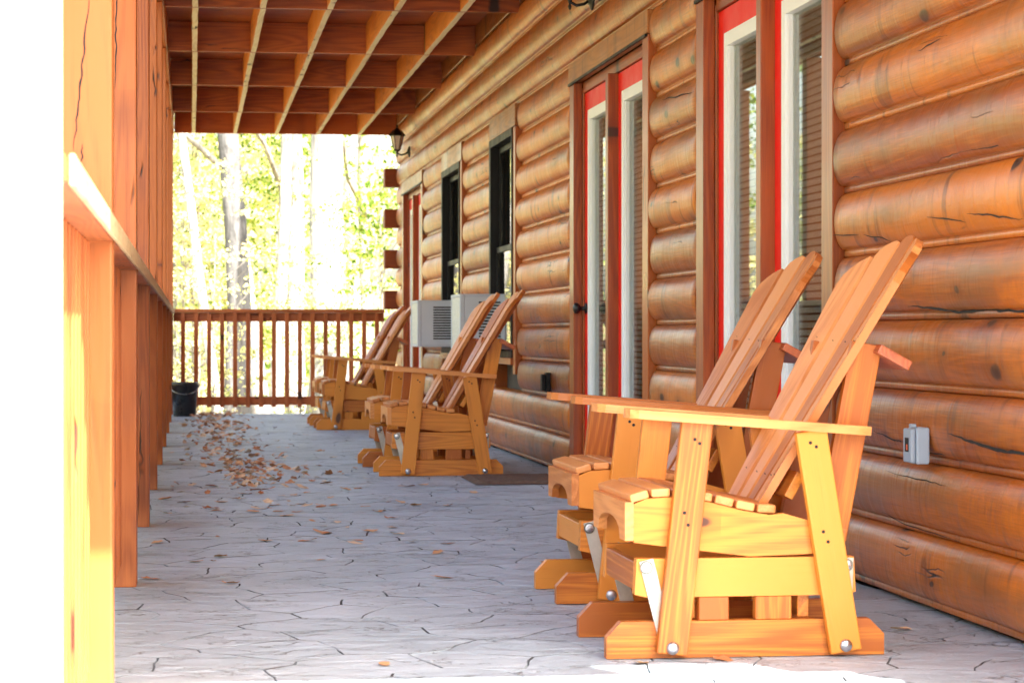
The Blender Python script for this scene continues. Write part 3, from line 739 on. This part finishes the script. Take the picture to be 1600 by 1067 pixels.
# ------------------------------------------------------------------ lanterns, boxes, mat, bucket
def lantern(y, label):
    t = empty('wall_lantern', (2.075, y, 2.50), label, 'lantern', 'black carriage lanterns on the log wall')
    X = -.125
    finish(lathe_bm([(0, 0), (.050, 0), (.056, .006), (.050, .014), (.030, .02), (.024, .028), (0, .03)], 18), 'back_plate', Matrix.Translation((-.002, 0, .03)) @ Matrix.Rotation(R(-90), 4, 'Y'), M_IRON, t, bev=0, smooth=True)
    finish(tube_bm([(-.02, 0, .03), (-.05, 0, .008), (-.09, 0, .0), (X, 0, .018), (X, 0, .045)], [.008]*5, 8), 'arm', None, M_IRON, t, bev=0, smooth=True)
    finish(lathe_bm([(0, -.025), (.006, -.02), (.010, -.005), (.005, .006), (.014, .03), (.034, .045), (.034, .052), (0, .052)], 6), 'base_cup', Matrix.Translation((X, 0, 0)), M_IRON, t, bev=0)
    finish(lathe_bm([(.078, .178), (.082, .184), (.066, .206), (.045, .228), (.026, .240), (.014, .252), (.008, .262), (.012, .270), (.005, .282), (0, .292)], 6), 'roof', Matrix.Translation((X, 0, 0)), M_IRON, t, bev=0)
    finish(lathe_bm([(.030, .0525), (.060, .178)], 6), 'lamp_glass', Matrix.Translation((X, 0, 0)), M_FROST, t, bev=0)
    for k in range(6):
        a = 2*math.pi*k/6; c, s_ = math.cos(a), math.sin(a)
        finish(tube_bm([(X+.031*c, .031*s_, .05), (X+.064*c, .064*s_, .181)], [.004, .004], 6), 'cage_bar', None, M_IRON, t, bev=0)
lantern(23.05, 'small black lantern high on the wall at the far corner, below the ceiling')
lantern(12.45, 'black lantern cut by the top edge, above the middle double door')
t = empty('electrical_box', (2.083, 6.69, .43), 'grey plastic outlet box on the log wall behind the nearest chair', 'outlet box')
bar('housing', (-.04, 0, .0), (.0, .085, .105), M_GREY, t, bev=.008, seg=3)
bar('lid', (-.055, .004, .004), (-.041, .081, .101), M_GREY, t, bev=.006, seg=3)
bar('hinge', (-.052, .015, .1055), (-.035, .035, .115), M_GREY, t, bev=.002)
bar('lid_window', (-.0565, .025, .035), (-.0552, .058, .075), M_DARK, t, bev=0)
s = simple('orange_mark', (.75, .14, .05), .4)
bar('warning_mark', (-.0572, .030, .040), (-.0567, .045, .056), s, t, bev=0)
t = empty('outlet_cover', (2.083, 14.02, .46), 'small black outlet cover on the wall past the middle door', 'outlet')
bar('base', (-.025, 0, 0), (0, .09, .115), M_BLACK, t, bev=.004, seg=2); bar('flip_cover', (-.05, .008, .01), (-.0255, .082, .105), M_BLACK, t, bev=.006, seg=2)
# coir mat
bm = bmesh.new(); nx, ny = 14, 30; g = []
for j in range(ny+1):
    g.append([])
    for i in range(nx+1):
        x = .52*i/nx; y = .72*j/ny; e = min(i, nx-i, j, ny-j)
        g[-1].append(bm.verts.new((x, y, (.018 if e > 0 else .002)+.004*noise.noise(Vector((x*30, y*30, 0))))))
for j in range(ny):
    for i in range(nx): bm.faces.new((g[j][i], g[j][i+1], g[j+1][i+1], g[j+1][i]))
o = finish(bm, 'door_mat', None, M_MAT, loc=(1.50, 12.80, .001), bev=0); tag(o, 'dark ribbed door mat on the floor before the middle door', 'door mat')
t = empty('bucket', (-.055, 23.95, .002), 'black plastic bucket with a wire handle at the far left corner', 'bucket')
finish(lathe_bm([(0, 0), (.105, 0), (.110, .006), (.128, .29), (.137, .292), (.138, .325), (.128, .33), (.124, .325), (.106, .02), (0, .02)], 28), 'pail', None, M_BUCKET, t, bev=0, smooth=True)
finish(tube_bm([(.137*math.cos(a), -.137*math.sin(a)-.004, .29-.075*math.sin(a)) for a in [math.pi*k/14 for k in range(15)]], [.0035]*15, 6), 'handle', None, M_STEEL, t, bev=0)
for k in (-1, 1): bar('handle_lug', (k*.136-.008, -.015, .275), (k*.136+.008, .015, .305), M_BUCKET, t, bev=.002)

# ------------------------------------------------------------------ fallen leaves
def leaf_bm(bm, M, rnd):
    n = 12; curl = rnd.uniform(.2, .9); tw = rnd.uniform(-.4, .4); ring = []
    kind = rnd.random()
    for i in range(n):
        a = 2*math.pi*i/n
        r = .5*(1+.22*math.cos(a*5 if kind > .5 else a*2)+rnd.uniform(-.08, .08)); x, y = r*math.cos(a)*1.15, r*math.sin(a)*.8
        z = curl*(y*y)+tw*x*y+.12*rnd.uniform(-1, 1)*.4+.25*max(0, x)**2
        ring.append(bm.verts.new(M @ Vector((x, y, z))))
    c1 = bm.verts.new(M @ Vector((-.18, 0, .0))); c2 = bm.verts.new(M @ Vector((.2, 0, .02)))
    for i in range(n):
        a = (i+.5)/n*2*math.pi; c = c2 if math.cos(a) > 0 else c1
        bm.faces.new((ring[i], ring[(i+1) % n], c))
    bm.faces.new((ring[n//4], c1, c2)) ; bm.faces.new((c1, ring[3*n//4], c2))
rl = random.Random(3); LM = []
for k in range(12):
    bm = bmesh.new(); leaf_bm(bm, Matrix.Identity(4), rl); zmin = min(v.co.z for v in bm.verts); bm.transform(Matrix.Translation((0, 0, -zmin)))
    me = bpy.data.meshes.new('fallen_leaf'); bm.to_mesh(me); bm.free(); me.materials.append(M_DRY); LM.append(me)
def one_leaf(x, y, sc=None, rot=None, z=.002):
    o = link('fallen_leaf', rl.choice(LM), None, loc=(x, y, z)); sc = sc or rl.uniform(.024, .052)
    o.scale = (sc, sc, sc*rl.uniform(.5, 1.1)); o.rotation_euler = rot or (rl.uniform(-.12, .12), rl.uniform(-.12, .12), rl.uniform(0, 6.28))
    tag(o, 'dry brown leaf lying on the pale grey stone floor', 'leaf', 'dry leaves scattered on the porch floor'); return o
spots = [(414, 845), (435, 800), (465, 800), (360, 912), (305, 878), (620, 835), (690, 903), (578, 830), (480, 845), (236, 905), (330, 795), (345, 785), (260, 802), (288, 785), (395, 800), (470, 788), (440, 775), (455, 790),
         (383, 772), (420, 765), (375, 780), (400, 765), (520, 790), (540, 765), (500, 832), (405, 795), (448, 806), (480, 790), (500, 790), (430, 790), (600, 1038), (560, 764), (575, 748), (650, 790), (610, 810), (660, 758), (700, 790), (700, 850), (850, 880), (625, 785), (740, 770),
         (475, 728), (500, 705), (520, 715), (560, 715), (590, 800), (345, 870), (300, 758), (260, 780), (245, 848), (340, 798), (510, 755), (1128, 1031), (1000, 1037), (1408, 985), (760, 735), (635, 760), (655, 742), (330, 760)]
for px, py in spots:
    if px > 900 and py > 1000: sc = .05
    else: sc = rl.uniform(.04, .07)
    x, y = floor_at(px, py); one_leaf(x, y, sc)
o = one_leaf(*floor_at(192, 912), sc=.07, rot=(.2, -1.1, .5)); o['label'] = 'curled pale leaf leaning on the foot of the third post'
for i in range(130):
    y = rl.uniform(8.5, 24.2); x = rl.gauss(.28+.02*(24-y), .16+.03*max(0, 16-y)) if rl.random() < .62 else rl.uniform(-.13, 1.2)
    if x < -.13 or x > 2.0: continue
    one_leaf(x, y)
bm = bmesh.new()
for i in range(620):
    c = rl.choice([13.3, 14.2, 15.0, 16.5, 18.5, 20.5, 22.0, 23.6, 24.2]); y = rl.gauss(c, .55); x = rl.gauss(.20+.03*(c % 3)+(.10 if c < 16 else 0), .13)
    if x < -.12 or y > 24.4: continue
    sc = rl.uniform(.025, .052)
    M = Matrix.Translation((x, y, .006+abs(rl.gauss(0, .014)))) @ Matrix.Rotation(rl.uniform(0, 6.28), 4, 'Z') @ Matrix.Rotation(rl.uniform(-.6, .6), 4, 'X') @ Matrix.Rotation(rl.uniform(-.5, .5), 4, 'Y') @ Matrix.Diagonal((sc, sc, sc, 1))
    leaf_bm(bm, M, rl)
me = bpy.data.meshes.new('leaf_drift'); bm.to_mesh(me); bm.free()
tag(link('leaf_drift', me, M_DRY), 'drift of dry brown leaves heaped along the left of the porch', 'leaves', kind='stuff')

# ------------------------------------------------------------------ forest
rf = random.Random(21)
def crown_mesh(name, rx, ry, rz, nclump, per, leaf, mat, holes=.0, low=False):
    verts = []; faces = []
    for c in range(nclump):
        while True:
            p = Vector((rf.uniform(-1, 1), rf.uniform(-1, 1), rf.uniform(-1, 1)))
            if p.length < 1 and (p.length > .35 or rf.random() < .4): break
        c0 = Vector((p.x*rx, p.y*ry, p.z*rz)); cr = rf.uniform(.3, 1.0)*min(rx, ry)*.20
        for q in range(int(per*rf.uniform(.5, 1.5))):
            d = Vector((rf.gauss(0, 1), rf.gauss(0, 1), rf.gauss(0, .32)))*cr; pos = c0+d
            s = leaf*rf.uniform(.6, 1.3); n = Vector((rf.gauss(0, .6), rf.gauss(0, .6)-.3, rf.uniform(.1, 1))).normalized()
            u = n.orthogonal().normalized(); v = n.cross(u); an = rf.uniform(0, 6.28); u2 = u*math.cos(an)+v*math.sin(an); v2 = n.cross(u2)
            b = len(verts)
            verts += [pos-u2*s*.5, pos+v2*s*.32-u2*s*.05, pos+u2*s*.5, pos-v2*s*.32-u2*s*.05]; faces.append((b, b+1, b+2, b+3))
    me = bpy.data.meshes.new(name); me.from_pydata([tuple(v) for v in verts], [], faces); me.materials.append(mat); return me
def trunk_mesh(h, r, lean=(0, 0), limbs=6, mat=None, limb0=.35, limbl=.25):
    bm = bmesh.new(); pts = []; rad = []; n = 14; ph = rf.uniform(0, 50)
    for i in range(n+1):
        t = i/n; pts.append(Vector((lean[0]*t*h+.25*r*4*noise.noise(Vector((t*4, ph, 0))), lean[1]*t*h+.25*r*4*noise.noise(Vector((t*4, 9, ph))), t*h-.4)))
        rad.append(r*(1-.75*t)*(1+.35*max(0, 1-t*12)))
    tube_bm(pts, rad, 12, bm)
    for k in range(limbs):
        t = limb0+(1-limb0)*(k+.5)/limbs*.95; i = int(t*n); p = pts[i]; a = rf.uniform(0, 6.28); L = h*limbl*rf.uniform(.6, 1.2)
        d = Vector((math.cos(a), math.sin(a), rf.uniform(.3, .9))); q = []; rr = []
        for j in range(6):
            s = j/5; q.append(p+d*L*s+Vector((.06*L*noise.noise(Vector((s*3, k, ph))), .06*L*noise.noise(Vector((s*3, k+7, ph))), .12*L*s*s))); rr.append(max(.006, rad[i]*.5*(1-.85*s)))
        tube_bm(q, rr, 6, bm)
    me = bpy.data.meshes.new('trunk'); bm.to_mesh(me); bm.free(); me.polygons.foreach_set('use_smooth', [True]*len(me.polygons)); me.materials.append(mat); return me
def tree(name, x, y, tm, crowns, label, group, rz=0, sc=1):
    t = empty(name, (x, y, gz(x, y)), label, 'tree', group, rz); t.scale = (sc, sc, sc)
    link('trunk', tm, None, t)
    for cm, loc in crowns: link('crown', cm, None, t, loc)
    return t
big = [crown_mesh('crown', 3.2, 3.2, 3.6, 46, 34, .16, m) for m in (M_LEAFY, M_LEAFG, M_LEAFY)]
sap = [crown_mesh('crown', 1.5, 1.5, 2.3, 40, 34, .095, m) for m in (M_LEAFY, M_LEAFG, M_LEAFY, M_LEAFG)]
G1 = 'trunks standing beyond the end railing'
tree('forest_tree', x_at(366, 33), 33, trunk_mesh(15, .185, (-.006, 0), 7, M_BARKG, .5), [(big[0], (0, 0, 11))], 'mottled grey tree trunk seen left of centre beyond the end railing', G1)
tree('forest_tree', x_at(512, 31), 31, trunk_mesh(16, .26, (.0, 0), 6, M_BARKW, .55), [(big[1], (0, 0, 12))], 'thickest sun bleached trunk, beyond the railing towards the house corner', G1)
tree('forest_tree', x_at(415, 34), 34, trunk_mesh(14, .13, (-.10, 0), 7, M_BARKW, .25), [(big[2], (-1, 0, 10.5))], 'pale leaning trunk between the grey one and the thickest one', G1)
tree('forest_tree', x_at(352, 32), 32, trunk_mesh(12, .075, (-.135, 0), 6, M_BARKW, .4), [(big[0], (-1.2, 0, 9))], 'thin pale trunk leaning left, in front of the yellow leaves', G1)
tree('forest_tree', x_at(470, 37), 37, trunk_mesh(15, .15, (-.02, 0), 7, M_BARKW, .4), [(big[1], (0, 0, 10.5))], 'slim pale trunk just left of the thickest trunk', G1)
tree('forest_tree', x_at(432, 36), 36, trunk_mesh(14, .11, (.03, 0), 7, M_BARKW, .3), [(big[2], (0, 0, 10))], 'slender white trunk rising through leaves near the middle', G1)
tree('forest_tree', x_at(285, 44), 44, trunk_mesh(14, .10, (.01, 0), 7, M_BARKB, .3), [(big[0], (0, 0, 10))], 'slim brown trunk next to the last porch post', G1)
tree('forest_tree', x_at(575, 45), 45, trunk_mesh(14, .12, (-.02, 0), 7, M_BARKB, .3), [(big[1], (0, 0, 10))], 'brown trunk half hidden by green leaves near the log ends', G1)
st = [trunk_mesh(5.4, .035, (.02, .0), 9, M_BARKB, .12, .32) for _ in range(3)]
SP = [(300, 39, 0, 1.0), (335, 41, 2, .9), (440, 38, 1, .8), (285, 35, 2, .7), (470, 29, 2, .5), (595, 30, 1, .5), (330, 29, 0, .5), (390, 40, 3, .9), (600, 41, 3, 1.1), (320, 46, 1, 1.2), (310, 37, 2, 1.1), (540, 52, 2, 1.2), (395, 47, 0, 1.3), (275, 40, 0, 1.2), (350, 52, 2, 1.5), (450, 56, 1, 1.4), (300, 58, 0, 1.6)]
for i, (px, Y, c, sc) in enumerate(SP):
    nm = ('yellow', 'green')[c % 2]
    tree('sapling', x_at(px, Y), Y, st[i % 3], [(sap[c], (0, 0, 2.4)), (sap[(c+2) % 4], (.3, .2, 4.6))], 'young %s leaved tree in the blurred woodland beyond the porch' % nm, '%s saplings beyond the porch' % nm, rf.uniform(0, 6), sc)
tms = [trunk_mesh(15, .17, (.02, .02), 8, M_BARKB, .3), trunk_mesh(16, .22, (-.03, .01), 8, M_BARKW, .35), trunk_mesh(14, .14, (.03, -.02), 8, M_BARKG, .3)]
FAR = []
for i in range(4):
    FAR.append((rf.uniform(-9, 13), rf.uniform(70, 110), 1.2))
for i in range(18):
    FAR.append((rf.uniform(-32, -11), rf.uniform(-4, 58), rf.uniform(.8, 1.1)))
for i, (x, y, sc) in enumerate(FAR):
    far = y >= 60 and x > -9.1
    tree('forest_tree', x, y, tms[i % 3], [(big[i % 3], (0, 0, 10.5)), (big[(i+1) % 3], (.8, -.5, 6.0)), (big[(i+2) % 3], (-.6, .4, 13.5))],
         'tall woodland tree far behind the saplings' if far else 'woodland tree on the open left side of the porch, mirrored in the door glass',
         'far woodland trees' if far else 'woodland trees left of the porch', rf.uniform(0, 6), sc)
for i in range(14):
    x, y = rf.uniform(-11, -5), 4+i*4+rf.uniform(-1, 1)
    tree('sapling', x, y, st[i % 3], [(sap[i % 4], (0, 0, 2.4)), (sap[(i+1) % 4], (.3, .2, 4.6))], 'young tree on the open left side of the porch, mirrored in the door glass', 'saplings left of the porch', rf.uniform(0, 6), 1.1)
